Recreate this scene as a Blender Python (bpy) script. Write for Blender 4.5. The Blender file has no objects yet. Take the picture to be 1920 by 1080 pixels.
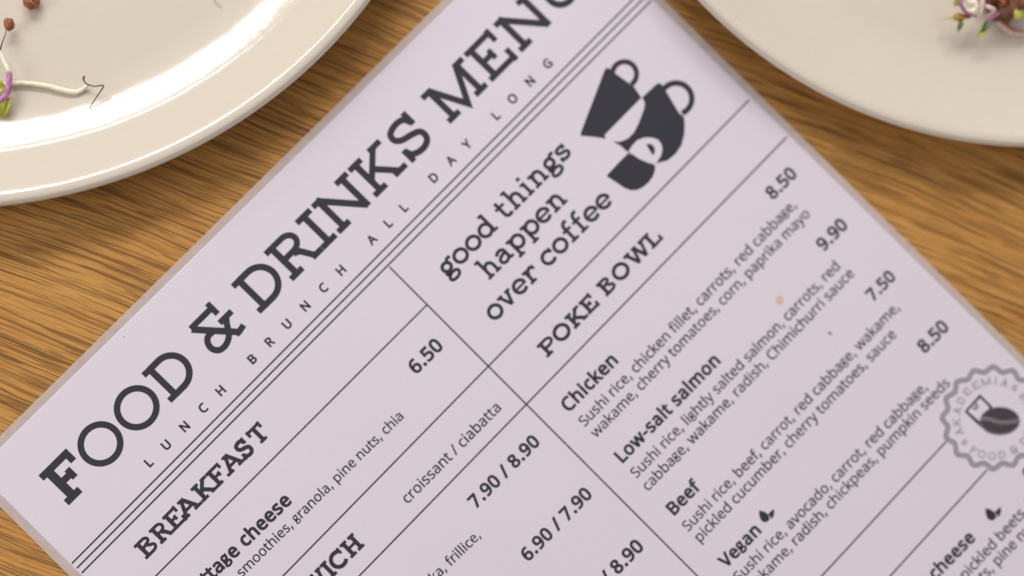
import bpy, bmesh, math, random, json
from mathutils import Vector, Matrix, noise
random.seed(7)
S = bpy.context.scene
COL = S.collection
R = math.radians

# ------------------------------------------------------------------ camera
LENS, SENSOR, DIST, TILT = 50.0, 36.0, 0.379, R(6.0)
FPX = LENS / SENSOR * 1920.0
rot = Matrix.Rotation(TILT, 3, Vector((1, -1, 0)).normalized())
look = rot @ Vector((0, 0, -1))
CAM = look * -DIST
cd = bpy.data.cameras.new('camera'); cam = bpy.data.objects.new('camera', cd); COL.objects.link(cam)
cd.lens = LENS; cd.sensor_width = SENSOR; cd.clip_start = 0.01; cd.clip_end = 20
cam.matrix_world = Matrix.Translation(CAM) @ rot.to_4x4()
S.camera = cam

def at(x, y, h=0.0):
    """measured point of the photograph -> point on the horizontal plane at height h"""
    v = rot @ Vector(((x - 960) / FPX, (540 - y) / FPX, -1.0))
    t = (h - CAM.z) / v.z
    return CAM + v * t

cd.dof.use_dof = True
cd.dof.focus_distance = (at(120, 900, 0.0) - CAM).dot(look) - 0.001
cd.dof.aperture_fstop = 2.55
cd.dof.aperture_blades = 0

# ------------------------------------------------------------------ light
w = bpy.data.worlds.new('World'); S.world = w; w.use_nodes = True
bg = w.node_tree.nodes['Background']
bg.inputs[0].default_value = (1.0, 0.965, 0.95, 1); bg.inputs[1].default_value = 0.47

def area_light(name, az, zen, dist, sx, sy, power, colour):
    ld = bpy.data.lights.new(name, 'AREA'); ld.shape = 'RECTANGLE'; ld.size = sx; ld.size_y = sy
    ld.energy = power; ld.color = colour
    o = bpy.data.objects.new(name, ld); COL.objects.link(o)
    d = Vector((math.sin(R(zen)) * math.cos(R(az)), math.sin(R(zen)) * math.sin(R(az)), math.cos(R(zen))))
    o.location = d * dist
    o.rotation_euler = d.to_track_quat('Z', 'Y').to_euler()
    return o
area_light('window_light_main', 99, 47, 1.5, 1.18, 0.29, 16.0, (1.0, 0.985, 0.97))
area_light('window_light_side', 184, 50, 1.3, 0.5, 0.6, 3.9, (1.0, 0.97, 0.93))

area_light('streak_lamp', 113, 60, 1.5, .62, 0.05, 1.3, (1.0, 0.985, 0.97))  # weak thin lamp added to give the plate its faint second streak

S.view_settings.view_transform = 'Standard'; S.view_settings.look = 'None'
S.view_settings.exposure = 0.0; S.view_settings.gamma = 1.0

# ------------------------------------------------------------------ materials
def mat(name, col, rough=0.5, coat=0.0, crough=0.1, spec=0.5, sss=0.0, ssr=0.002):
    m = bpy.data.materials.new(name); m.use_nodes = True
    b = m.node_tree.nodes['Principled BSDF']
    b.inputs['Base Color'].default_value = (*col, 1); b.inputs['Roughness'].default_value = rough
    b.inputs['Specular IOR Level'].default_value = spec
    b.inputs['Coat Weight'].default_value = coat; b.inputs['Coat Roughness'].default_value = crough
    if sss:
        b.inputs['Subsurface Weight'].default_value = sss
        b.inputs['Subsurface Radius'].default_value = (1, .8, .5); b.inputs['Subsurface Scale'].default_value = ssr
    return m
def N(m, t, **k):
    n = m.node_tree.nodes.new(t)
    for a, v in k.items(): setattr(n, a, v)
    return n
def L(m, a, b): m.node_tree.links.new(a, b)
def ramp(m, src, stops, interp='LINEAR'):
    r = N(m, 'ShaderNodeValToRGB'); r.color_ramp.interpolation = interp
    el = r.color_ramp.elements
    while len(el) < len(stops): el.new(0.5)
    for e, (p, c) in zip(el, stops):
        e.position = p; e.color = (c, c, c, 1) if isinstance(c, (int, float)) else (*c, 1)
    L(m, src, r.inputs[0]); return r.outputs[0]
def mathn(m, op, a, b=None, c=None):
    n = N(m, 'ShaderNodeMath', operation=op)
    for i, v in enumerate((a, b, c)):
        if v is None: continue
        if isinstance(v, (int, float)): n.inputs[i].default_value = v
        else: L(m, v, n.inputs[i])
    return n.outputs[0]
def mixc(m, f, a, b, mode='MIX'):
    n = N(m, 'ShaderNodeMix', data_type='RGBA', blend_type=mode)
    for s, v in ((n.inputs[0], f), (n.inputs[6], a), (n.inputs[7], b)):
        if isinstance(v, (int, float)): s.default_value = v
        elif isinstance(v, tuple): s.default_value = (*v, 1)
        else: L(m, v, s)
    return n.outputs[2]
def noise_n(m, vec, sx, sy, sz=1.0, detail=3, rough=0.5, off=(0, 0, 0), dist=0.0):
    mp = N(m, 'ShaderNodeMapping'); mp.inputs['Scale'].default_value = (sx, sy, sz); mp.inputs['Location'].default_value = off
    L(m, vec, mp.inputs[0])
    n = N(m, 'ShaderNodeTexNoise'); n.inputs['Scale'].default_value = 1; n.inputs['Detail'].default_value = detail
    n.inputs['Roughness'].default_value = rough; n.inputs['Distortion'].default_value = dist
    L(m, mp.outputs[0], n.inputs['Vector']); return n.outputs[0]

def wood_material():
    m = mat('oak_tabletop', (.4, .2, .06), 0.45, spec=0.2)
    b = m.node_tree.nodes['Principled BSDF']
    tc = N(m, 'ShaderNodeTexCoord')
    mp = N(m, 'ShaderNodeMapping'); mp.inputs['Rotation'].default_value = (0, 0, R(21)); mp.inputs['Scale'].default_value = (1000, 1000, 1000)
    L(m, tc.outputs['Object'], mp.inputs[0])                       # millimetres, x along the grain
    P0 = mp.outputs[0]
    sep = N(m, 'ShaderNodeSeparateXYZ'); L(m, P0, sep.inputs[0])
    w1 = noise_n(m, P0, 1/75, 1/45, 1, 1, .4)
    w2 = noise_n(m, P0, 1/14, 1/7, 1, 2, .5, (3, 9, 0))
    yy = mathn(m, 'ADD', sep.outputs[1], mathn(m, 'MULTIPLY', mathn(m, 'SUBTRACT', w1, .5), 7))
    yy = mathn(m, 'ADD', yy, mathn(m, 'MULTIPLY', mathn(m, 'SUBTRACT', w2, .5), 1.0))
    cb = N(m, 'ShaderNodeCombineXYZ'); L(m, sep.outputs[0], cb.inputs[0]); L(m, yy, cb.inputs[1]); P = cb.outputs[0]
    pores_a = ramp(m, noise_n(m, P, 1/34, 1/.85, 1, 2, .5), [(.0, 0), (.60, 0), (.63, 1), (1, 1)])
    pores_b = ramp(m, noise_n(m, P, 1/16, 1/.5, 1, 2, .5, (5, 3, 2)), [(.0, 0), (.59, 0), (.64, 1), (1, 1)])
    patch = ramp(m, noise_n(m, P, 1/48, 1/9, 1, 2, .5, (1, 7, 4)), [(.0, 0.35), (.36, 0.4), (.56, 1), (1, 1)])
    fine = noise_n(m, P, 1/9, 1/.22, 1, 3, .7, (2, 2, 9))
    fleck = noise_n(m, P, 1/1.6, 1/.25, 1, 2, .6, (4, 1, 6))
    tone = noise_n(m, P, 1/90, 1/11, 1, 3, .55, (8, 2, 1))
    base = mixc(m, ramp(m, tone, [(.22, 0), (.78, 1)]), WOOD_D, WOOD_L)
    base = mixc(m, ramp(m, fine, [(.35, 0), (.72, .42)]), base, (.30, .115, .03))
    base = mixc(m, ramp(m, fleck, [(.50, 0), (.75, .30)]), base, (.62, .33, .11))
    soft = ramp(m, noise_n(m, P, 1/26, 1/2.2, 1, 2, .5, (6, 6, 3)), [(.48, 0), (.72, .38)])
    base = mixc(m, soft, base, (.36, .155, .038))
    dens = mathn(m, 'MULTIPLY', pores_a, patch)
    densb = mathn(m, 'MULTIPLY', mathn(m, 'MULTIPLY', pores_b, patch), .7)
    pores = mathn(m, 'MAXIMUM', dens, densb)
    for sx, sy, lo, hi, of, am in ((62, .95, .602, .628, (11, 4, 3), .85), (46, .68, .598, .628, (7, 14, 8), 1.0), (30, .50, .592, .63, (2, 8, 15), .9), (16, .36, .59, .64, (5, 1, 12), .6)):
        ly = ramp(m, noise_n(m, P, 1/sx, 1/sy, 1, 1.5, .45, of), [(0, 0), (lo, 0), (hi, am), (1, am)])
        pt = ramp(m, noise_n(m, P, 1/60, 1/12, 1, 1, .5, (of[2], of[0], of[1])), [(.36, .45), (.50, 1)])
        pores = mathn(m, 'MAXIMUM', pores, mathn(m, 'MULTIPLY', ly, pt))
    base = mixc(m, mathn(m, 'MULTIPLY', pores, .76), base, (.088, .036, .011))
    L(m, base, b.inputs['Base Color'])
    hgt = mathn(m, 'SUBTRACT', mathn(m, 'MULTIPLY', fine, .25), pores)
    bp = N(m, 'ShaderNodeBump'); bp.inputs['Strength'].default_value = .5; bp.inputs['Distance'].default_value = .00022
    L(m, hgt, bp.inputs['Height']); L(m, bp.outputs[0], b.inputs['Normal'])
    L(m, ramp(m, pores, [(0, .42), (1, .7)]), b.inputs['Roughness'])
    return m
WOOD_D = (.46, .21, .052); WOOD_L = (.60, .315, .084)
M_WOOD = wood_material()

def paper_material(name, col, coat):
    m = mat(name, col, .55, coat=coat, crough=.22, spec=.3)
    b = m.node_tree.nodes['Principled BSDF']
    tc = N(m, 'ShaderNodeTexCoord')
    n1 = noise_n(m, tc.outputs['Object'], 2600, 2600, 2600, 3, .6)
    n2 = noise_n(m, tc.outputs['Object'], 35, 35, 35, 3, .5, (2, 2, 2))
    a = mixc(m, ramp(m, n1, [(.3, 0), (.7, 1)]), tuple(c * .965 for c in col), tuple(min(1, c * 1.02) for c in col))
    a = mixc(m, ramp(m, n2, [(.35, 0), (.75, .5)]), a, (col[0] * .99, col[1] * .965, col[2] * .955))
    L(m, a, b.inputs['Base Color'])
    bp = N(m, 'ShaderNodeBump'); bp.inputs['Strength'].default_value = .12; bp.inputs['Distance'].default_value = .00006
    L(m, n1, bp.inputs['Height']); L(m, bp.outputs[0], b.inputs['Normal'])
    n3 = noise_n(m, tc.outputs['Object'], 55, 90, 55, 4, .6, (7, 1, 3), .8)
    L(m, ramp(m, n3, [(.35, .16), (.68, .36)]), b.inputs['Coat Roughness'])
    return m
PAPER = (.640, .578, .650)
M_PAPER = paper_material('laminated_paper', PAPER, .2)
M_INK = mat('dark_ink', (.024, .023, .033), .6, coat=.15, crough=.25, spec=.3)
M_GREY = mat('grey_ink', (.15, .14, .165), .5, coat=.15, crough=.25, spec=.3)
M_PALE = mat('pale_grey_ink', (.43, .385, .44), .5, coat=.15, crough=.25, spec=.3)
M_BEAN = mat('brown_black_ink', (.052, .038, .044), .5, coat=.15, crough=.25, spec=.3)
M_STAIN = mat('dried_sauce', (.60, .43, .29), .5)

def film_material():
    m = mat('cloudy_laminate', (.60, .50, .50), .28, spec=.5, coat=.3, crough=.15)
    nt = m.node_tree; b = nt.nodes['Principled BSDF']; out = nt.nodes['Material Output']
    tc = N(m, 'ShaderNodeTexCoord')
    n = noise_n(m, tc.outputs['Object'], 300, 300, 300, 3, .6)
    L(m, ramp(m, n, [(.3, (.60, .485, .445)), (.7, (.66, .55, .52))]), b.inputs['Base Color'])
    tr = N(m, 'ShaderNodeBsdfTransparent'); mx = N(m, 'ShaderNodeMixShader'); mx.inputs[0].default_value = .64
    L(m, tr.outputs[0], mx.inputs[1]); L(m, b.outputs[0], mx.inputs[2]); L(m, mx.outputs[0], out.inputs[0])
    return m
M_FILM = film_material()

def glaze_material():
    m = mat('cream_glaze', (.63, .56, .47), .14, spec=.6, coat=1.0, crough=.05)
    b = m.node_tree.nodes['Principled BSDF']
    tc = N(m, 'ShaderNodeTexCoord')
    n1 = noise_n(m, tc.outputs['Object'], 420, 420, 420, 3, .6)
    n2 = noise_n(m, tc.outputs['Object'], 2500, 2500, 2500, 2, .6)
    L(m, mixc(m, ramp(m, n1, [(.35, 0), (.7, 1)]), (.635, .556, .460), (.648, .570, .474)), b.inputs['Base Color'])
    bp = N(m, 'ShaderNodeBump'); bp.inputs['Strength'].default_value = .06; bp.inputs['Distance'].default_value = .0001
    n4 = noise_n(m, tc.outputs['Object'], 75, 75, 75, 2, .55, (3, 5, 1)); n5 = noise_n(m, tc.outputs['Object'], 210, 210, 210, 2, .5, (1, 8, 2))
    h = mathn(m, 'ADD', mathn(m, 'MULTIPLY', n4, 22.0), mathn(m, 'ADD', mathn(m, 'MULTIPLY', n5, 3.0), mathn(m, 'ADD', n1, mathn(m, 'MULTIPLY', n2, .25)))); L(m, h, bp.inputs['Height'])
    L(m, bp.outputs[0], b.inputs['Normal']); L(m, bp.outputs[0], b.inputs['Coat Normal'])
    return m
M_GLAZE = glaze_material()

def veg(name, c1, c2, scale=900, rough=.35, sss=.25):
    m = mat(name, c1, rough, spec=.5, sss=sss, ssr=.0015)
    b = m.node_tree.nodes['Principled BSDF']
    tc = N(m, 'ShaderNodeTexCoord'); n = noise_n(m, tc.outputs['Object'], scale, scale, scale, 3, .6)
    L(m, ramp(m, n, [(.35, c1), (.68, c2)]), b.inputs['Base Color'])
    bp = N(m, 'ShaderNodeBump'); bp.inputs['Strength'].default_value = .3; bp.inputs['Distance'].default_value = .0002
    L(m, n, bp.inputs['Height']); L(m, bp.outputs[0], b.inputs['Normal'])
    return m
M_STEM = veg('pale_stem', (.74, .68, .50), (.84, .80, .68), sss=.5)
M_PINK = veg('pinkish_stem', (.62, .42, .40), (.74, .60, .52))
M_PURP = veg('purple_stem', (.27, .07, .20), (.42, .16, .31))
def blush_material():
    m = mat('blushing_stem', (.7, .6, .5), .35, spec=.5, sss=.25, ssr=.0015)
    b = m.node_tree.nodes['Principled BSDF']; tc = N(m, 'ShaderNodeTexCoord'); sp = N(m, 'ShaderNodeSeparateXYZ')
    L(m, tc.outputs['Object'], sp.inputs[0])
    n = noise_n(m, tc.outputs['Object'], 900, 900, 900, 3, .6)
    t = mathn(m, 'ADD', mathn(m, 'MULTIPLY', sp.outputs[1], 1000), mathn(m, 'MULTIPLY', n, 1.2))       # millimetres along the stem
    f = ramp(m, mathn(m, 'MULTIPLY_ADD', t, -.25, .75), [(.22, 0), (.45, 1)])
    vio = ramp(m, n, [(.35, (.38, .13, .30)), (.68, (.56, .27, .47))])
    pale = ramp(m, n, [(.35, (.70, .66, .50)), (.68, (.80, .77, .66))])
    L(m, mixc(m, f, pale, vio), b.inputs['Base Color'])
    return m
M_BLUSH = blush_material()
M_ROOT = veg('brown_root', (.06, .03, .03), (.16, .07, .08), 2500, sss=0)
M_LEAF = veg('yellow_green_leaf', (.30, .31, .03), (.46, .46, .07))
M_DGRN = veg('dark_green_leaf', (.045, .07, .02), (.10, .13, .03))
M_HUSK = veg('russet_seed', (.20, .045, .02), (.40, .12, .05), 1500, sss=0)
M_OCHR = veg('ochre_seed', (.32, .15, .015), (.45, .26, .05), 1500, sss=0)
M_BRWN = veg('rough_brown', (.10, .035, .014), (.21, .085, .035), 500, rough=.6, sss=0)

# ------------------------------------------------------------------ object helpers
def empty(name, loc, label, cat, group=None):
    o = bpy.data.objects.new(name, None); COL.objects.link(o); o.location = loc
    o.empty_display_size = .02
    o['label'] = label; o['category'] = cat
    if group: o['group'] = group
    return o
def root_loc(p):
    l = Vector((0, 0, 0))
    while p is not None: l = l + Vector(p.location); p = p.parent
    return l
def link_mesh(name, me, material, parent=None, label=None):
    o = bpy.data.objects.new(name, me); COL.objects.link(o)
    if not me.materials: me.materials.append(material)
    if parent is not None:
        o.parent = parent; off = root_loc(parent)
        me.transform(Matrix.Translation(-off))
    if label: o['label'] = label
    return o
def from_py(name, vs, fs, material, parent=None, label=None, smooth=False):
    me = bpy.data.meshes.new(name); me.from_pydata([tuple(v) for v in vs], [], fs); me.update()
    if smooth:
        for p in me.polygons: p.use_smooth = True
    return link_mesh(name, me, material, parent, label)
def tag(o, label, cat, group=None):
    o['label'] = label; o['category'] = cat
    if group: o['group'] = group
GLYPH_DATA = (
    " ~175~;&~492~187,-7,144,-3,107,9,77,28,54,54,40,86,36,125,39,157,48,185,63,208,84,228,109,248,139,266,99,318,89,337,83,359,81,382,84,413,95,439,114,45"
    "9,139,475,169,484,204,487,237,484,266,475,289,460,306,439,317,414,320,383,317,357,308,333,293,312,224,258,354,133,382,181,401,240,461,240,434,160,392,"
    "95,490,0,410,0,352,56,281,11,254,1,222,-5/188,293,245,336,258,358,262,383,258,405,246,423,227,435,202,439,177,435,156,424,143,406,138,383,142,360,151,"
    "338/189,46,216,47,241,52,263,60,314,93,175,229,118,185,106,169,100,150,97,127,100,104,108,84,122,68,141,56,163,48;*~370~131,208,71,240,150,346,28,356,"
    "37,418,165,381,150,510,216,510,203,381,332,418,341,356,218,346,298,240,240,208,183,326;,~180~28,-87,47,-3,61,78,124,78,129,71,104,-8,71,-87;-~216~27,1"
    "54,27,206,189,206,189,154;.~180~89,-9,74,-7,60,1,51,15,48,36,51,57,60,71,74,79,89,81,106,79,119,71,129,57,132,36,129,15,119,1,106,-7;/~250~7,0,185,480"
    ",243,480,64,0;0~384~191,-7,142,1,102,22,72,59,58,87,47,119,39,156,34,196,33,240,49,373,61,407,78,435,99,458,125,474,156,484,191,487,241,480,281,458,31"
    "2,422,326,394,337,362,345,326,350,285,351,240,335,108,322,74,305,45,284,23,258,6,227,-3/191,44,224,49,249,65,268,92,281,130,289,180,291,240,289,300,28"
    "1,349,268,388,249,415,224,431,191,437,159,431,133,415,115,388,102,349,95,300,92,240,95,180,102,131,115,93,133,65,159,49;1~384~181,0,181,335,181,381,18"
    "3,418,164,400,142,381,91,339,60,379,189,480,238,480,238,0;2~384~32,0,32,49,158,176,219,240,257,296,264,315,268,334,269,355,267,380,259,400,246,415,229"
    ",427,208,434,185,436,162,435,142,430,123,424,69,390,38,430,102,470,128,479,155,484,185,486,226,482,262,471,291,452,312,427,325,396,330,359,328,334,323"
    ",311,314,288,271,224,207,155,107,56,107,54,349,54,349,0;3~384~162,-7,92,-1,30,19,30,75,95,51,163,43,202,46,233,54,256,68,271,87,281,110,284,138,280,16"
    "5,268,186,249,202,222,213,189,220,150,222,103,222,103,273,150,273,187,275,217,284,240,298,257,316,267,338,271,363,265,394,247,417,230,428,208,434,183,"
    "437,159,435,136,431,117,425,62,396,33,437,96,471,123,480,152,485,183,486,229,483,266,471,294,453,315,428,327,400,331,367,328,337,319,312,304,290,284,2"
    "74,260,261,232,253,232,250,267,243,296,231,318,214,333,192,343,166,346,136,344,110,337,85,326,62,311,42,291,25,266,11,237,1,202,-5;4~384~244,0,244,109"
    ",14,109,14,159,240,482,301,482,301,162,371,162,371,109,301,109,301,0/72,162,244,162,244,313,245,372,247,419,244,419,231,392,216,367;5~384~167,-7,97,0,"
    "42,19,42,75,101,52,167,44,200,46,229,55,253,69,271,89,282,115,285,147,282,176,273,200,257,219,234,233,203,242,165,244,122,241,83,234,54,253,72,480,312"
    ",480,312,426,122,426,111,287,142,291,185,294,231,290,270,278,302,257,326,229,341,195,346,153,341,107,325,68,299,36,263,12,219,-2;6~384~200,-7,171,-4,1"
    "43,3,118,16,95,34,75,57,59,86,47,120,39,160,37,205,46,307,54,339,65,369,79,397,97,423,119,444,146,462,177,475,214,484,257,486,288,485,316,480,316,430,"
    "288,436,258,438,229,436,203,431,181,422,162,411,145,397,132,380,121,361,113,341,106,318,96,244,100,244,119,266,143,284,163,293,187,298,214,300,253,296"
    ",286,283,314,262,336,233,348,197,353,154,348,108,334,69,311,36,281,12,244,-2/199,43,226,46,249,55,268,70,283,92,291,120,294,154,292,183,284,207,271,22"
    "7,253,242,230,251,201,254,172,251,146,241,126,226,110,208,100,187,97,166,100,137,108,108,122,82,142,61,168,48;7~384~91,0,288,426,30,426,30,480,351,480"
    ",351,434,156,0;8~384~193,-7,146,-3,106,8,75,27,51,53,38,85,33,122,36,153,47,179,63,202,83,221,132,251,110,265,90,281,73,299,59,320,51,344,48,372,50,39"
    "5,57,416,67,434,81,450,98,463,118,473,141,480,165,485,191,486,231,483,265,473,295,457,317,434,331,406,335,371,332,344,323,321,289,283,244,254,298,222,"
    "319,203,336,181,347,155,351,124,346,87,332,55,308,29,276,9,238,-3/194,277,253,312,266,328,274,347,277,369,271,399,253,421,236,431,215,437,191,439,168,"
    "437,147,431,130,421,112,399,106,369,109,347,118,328,132,312,150,299/192,40,222,43,247,51,267,63,281,80,290,100,293,124,290,146,281,165,265,182,245,196"
    ",221,210,192,222,181,226,154,213,132,199,114,183,101,165,93,145,91,122,93,100,102,80,116,63,135,51,161,43;9~384~129,-7,98,-5,69,0,69,50,128,42,157,43,"
    "183,49,205,57,224,69,240,83,254,99,265,118,274,138,280,161,289,235,285,235,267,214,243,196,222,187,199,181,171,179,133,184,99,196,72,217,50,246,38,282"
    ",34,324,36,356,42,385,53,411,67,433,85,452,106,467,130,478,157,484,187,486,216,484,244,476,269,463,292,445,312,422,328,393,340,359,347,320,349,275,340"
    ",173,332,141,322,110,307,82,289,57,267,35,240,17,208,4,171,-4/184,226,214,229,240,239,261,254,276,272,286,292,289,314,287,342,278,371,264,397,244,418,"
    "227,428,208,434,187,437,161,433,138,424,119,409,104,387,95,359,92,325,95,296,102,272,115,252,132,237,155,229;A~429~0,0,187,482,242,482,428,0,366,0,308"
    ",148,118,148,61,0/138,202,290,202,236,347,230,367,221,396,214,419,203,378,193,347;B~437~65,0,65,480,202,480,257,477,303,468,338,453,364,431,379,400,38"
    "4,361,382,334,374,311,361,290,343,274,320,262,293,255,293,251,348,234,369,218,386,197,394,180,399,160,400,136,395,96,380,63,356,36,322,16,282,4,234,0/"
    "126,275,214,275,251,278,279,284,299,295,312,310,319,330,322,354,319,378,309,397,294,411,272,420,242,426,205,428,126,428/126,51,222,51,261,54,290,62,31"
    "1,76,325,94,333,116,336,141,333,165,324,185,310,202,288,215,257,222,218,225,126,225;C~424~261,-7,215,-3,174,7,139,24,109,46,85,75,65,109,52,149,44,192"
    ",41,240,44,287,53,330,67,368,88,403,114,431,146,455,183,472,225,483,271,486,320,483,364,474,404,458,379,407,330,425,271,433,223,427,182,410,149,381,12"
    "4,343,110,296,105,240,109,184,123,137,146,98,178,69,219,52,270,46,330,52,385,65,385,13,329,-2;D~490~65,0,65,480,213,480,259,477,301,468,338,453,371,43"
    "2,398,406,420,374,436,336,446,293,449,244,447,198,439,157,425,120,407,88,383,61,355,39,322,22,285,10,244,2,199,0/126,52,191,52,261,59,315,82,354,120,3"
    "78,174,385,242,380,301,364,348,338,383,302,408,258,423,204,428,126,428;E~373~65,0,65,480,333,480,333,426,126,426,126,277,321,277,321,224,126,224,126,5"
    "3,333,53,333,0;F~349~65,0,65,480,333,480,333,426,126,426,126,257,320,257,320,203,126,203,126,0;G~489~271,-7,224,-3,182,7,145,23,114,46,88,74,67,108,53"
    ",148,44,191,41,240,44,288,54,331,71,370,93,404,121,433,155,456,195,473,240,483,289,486,366,479,433,458,410,406,352,425,286,433,233,427,188,410,152,381"
    ",125,343,109,296,104,240,106,203,112,169,123,139,137,112,157,89,181,70,210,57,245,48,285,46,338,49,379,57,379,199,273,199,273,253,439,253,439,18,361,-"
    "1;H~498~65,0,65,480,126,480,126,277,371,277,371,480,432,480,432,0,371,0,371,224,126,224,126,0;I~228~27,0,27,35,83,48,83,431,27,445,27,480,200,480,200,"
    "445,144,431,144,48,200,35,200,0;K~416~65,0,65,480,126,480,126,243,167,289,208,334,338,480,408,480,218,271,416,0,345,0,175,229,126,186,126,0;L~352~65,0"
    ",65,480,126,480,126,54,335,54,335,0;M~609~65,0,65,480,154,480,302,87,305,87,455,480,544,480,544,0,484,0,484,295,486,364,489,420,486,420,326,0,277,0,11"
    "9,420,116,420,120,364,121,291,121,0;N~510~65,0,65,480,135,480,391,83,394,83,392,115,390,162,389,209,389,480,445,480,445,0,375,0,118,398,116,398,119,34"
    "0,121,268,121,0;O~525~263,-7,216,-3,174,7,139,24,109,48,84,76,65,111,52,150,44,193,41,241,44,288,52,331,65,370,84,404,109,433,139,456,174,473,216,483,"
    "263,487,309,484,349,473,384,456,414,433,439,405,458,370,472,331,481,288,484,240,481,193,472,150,458,110,439,76,414,47,384,24,349,7,308,-3/263,46,312,5"
    "1,352,69,382,98,403,137,416,184,420,240,416,297,403,344,382,382,352,411,313,428,263,434,214,428,174,411,143,382,122,344,109,297,105,240,109,184,122,13"
    "7,143,98,173,69,213,51;R~418~65,0,65,480,197,480,252,476,296,464,329,446,353,419,367,385,372,343,370,319,366,298,358,279,342,256,322,239,276,215,408,0"
    ",337,0,221,198,126,198,126,0/126,249,197,249,233,252,261,259,283,272,298,290,307,313,310,340,306,369,297,391,281,407,259,418,230,425,194,427,126,427;S"
    "~369~166,-7,91,-1,34,16,34,74,94,54,169,46,201,48,228,55,249,66,265,82,274,101,277,123,274,145,267,163,253,178,232,192,164,222,126,238,96,256,72,276,5"
    "4,300,44,329,40,364,42,388,49,410,60,429,74,446,92,460,114,471,138,480,165,485,193,486,266,479,326,459,307,408,253,426,192,433,165,431,142,425,124,414"
    ",107,392,101,363,104,341,111,323,125,308,144,294,206,267,278,233,296,221,310,207,322,191,330,173,335,152,337,128,332,89,317,56,291,29,256,9,215,-3;U~4"
    "91~243,-7,188,-1,143,15,107,42,81,78,66,121,60,171,60,480,121,480,121,169,124,133,135,102,152,78,176,60,208,49,246,46,286,50,317,61,341,80,357,106,367"
    ",135,370,169,370,480,430,480,430,169,428,137,421,107,410,80,394,55,373,34,348,16,318,4,283,-4;V~403~171,0,0,480,63,480,171,172,189,117,201,67,214,117,"
    "232,173,339,480,403,480,232,0;Y~380~160,0,160,183,0,480,66,480,190,244,315,480,380,480,220,186,220,0;a~377~144,-7,114,-4,86,5,63,19,45,40,34,67,31,100"
    ",36,133,50,161,73,183,106,200,150,210,203,215,265,217,265,238,262,265,256,286,245,301,222,314,190,318,136,310,89,291,71,335,126,357,193,366,233,363,26"
    "6,353,291,337,308,314,319,283,322,245,322,0,279,0,268,51,265,51,249,33,233,19,216,7,196,0,173,-5/158,41,187,44,212,52,234,66,251,86,261,112,264,144,26"
    "4,176,211,174,171,170,140,163,118,152,98,130,92,99,97,73,110,55,132,44;b~413~228,-7,201,-5,178,0,158,9,134,26,116,46,111,46,99,0,57,0,57,510,116,510,1"
    "16,386,115,344,113,312,116,312,134,333,158,351,178,359,201,364,228,366,269,361,305,345,335,319,358,283,372,237,376,180,372,123,358,77,335,40,305,14,26"
    "9,-1/219,42,248,46,273,58,291,78,304,105,312,139,315,181,311,230,299,268,280,295,253,312,218,317,183,313,157,302,138,284,126,258,119,224,116,182,116,1"
    "79,119,138,126,105,138,78,157,58,184,46;c~322~201,-7,171,-5,143,2,117,13,93,28,74,48,58,73,46,103,39,138,37,178,39,220,47,256,59,286,76,311,96,332,119"
    ",347,146,358,174,365,206,367,259,361,300,347,282,298,244,310,204,315,166,310,136,293,115,266,102,228,98,179,101,139,110,105,124,79,144,60,170,48,201,4"
    "4,253,50,294,65,294,13,254,-2;d~413~185,-7,143,-2,107,14,77,40,55,76,41,123,37,179,41,236,55,283,78,319,108,346,144,361,185,367,211,365,234,360,254,35"
    "1,278,334,297,314,301,314,299,339,297,367,297,510,356,510,356,0,308,0,300,48,297,48,278,27,254,9,234,0,211,-5/194,42,228,46,255,56,274,74,287,98,295,1"
    "29,298,168,298,179,295,220,288,254,275,282,256,302,229,314,193,318,164,313,140,301,122,280,109,252,101,218,98,178,101,138,109,105,122,78,141,58,165,46"
    ";e~379~210,-7,177,-4,147,3,120,14,96,30,75,51,59,76,47,106,39,140,37,177,39,215,46,249,57,279,72,305,90,326,112,344,138,357,166,364,196,367,226,364,25"
    "2,358,276,347,296,331,313,312,327,290,337,264,343,235,345,204,345,169,98,169,102,131,113,100,129,76,152,58,180,47,213,44,274,50,328,69,328,17,274,-1/9"
    "9,216,283,216,280,244,273,269,262,290,245,306,223,315,195,318,169,315,147,306,129,291,114,271,105,245;f~231~73,0,73,314,10,314,10,342,73,362,73,383,77"
    ",425,87,458,104,483,127,500,156,510,190,514,229,510,260,502,244,455,220,462,191,465,165,460,147,446,139,430,134,409,132,383,132,360,223,360,223,314,13"
    "2,314,132,0;g~413~195,-161,145,-159,102,-151,65,-138,65,-84,103,-100,148,-109,198,-112,227,-109,251,-100,271,-85,286,-65,295,-40,298,-11,298,3,298,27,"
    "300,48,297,48,268,17,231,-1,185,-7,142,-1,106,15,76,42,54,79,41,125,37,179,41,233,54,278,76,316,106,344,142,361,185,367,208,365,229,361,249,353,267,34"
    "3,283,329,298,312,301,312,309,360,356,360,356,-6,352,-53,338,-92,317,-122,286,-144,245,-157/194,42,227,45,253,55,273,71,287,94,295,126,298,165,298,179"
    ",295,224,287,259,273,285,252,303,226,313,193,317,165,313,142,301,123,281,109,254,101,220,98,179,101,138,109,104,123,77,141,57,165,46;h~415~57,0,57,510"
    ",116,510,116,361,113,310,117,310,130,327,146,341,164,352,185,360,206,364,229,366,269,363,302,352,328,335,346,310,357,276,361,234,361,0,302,0,302,230,2"
    "93,278,266,307,222,317,186,313,158,302,139,283,126,257,119,225,116,186,116,0;i~173~87,420,74,422,62,429,55,441,52,457,55,474,62,486,74,493,87,495,100,"
    "493,111,486,119,474,122,457,119,441,111,429,100,422/57,0,57,360,116,360,116,0;k~359~57,0,57,510,116,510,116,244,115,216,113,185,116,185,128,201,144,22"
    "1,158,238,273,360,343,360,197,206,353,0,281,0,156,168,116,132,116,0;l~173~57,0,57,510,116,510,116,0;m~628~57,0,57,360,105,360,113,311,117,311,129,328,"
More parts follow.
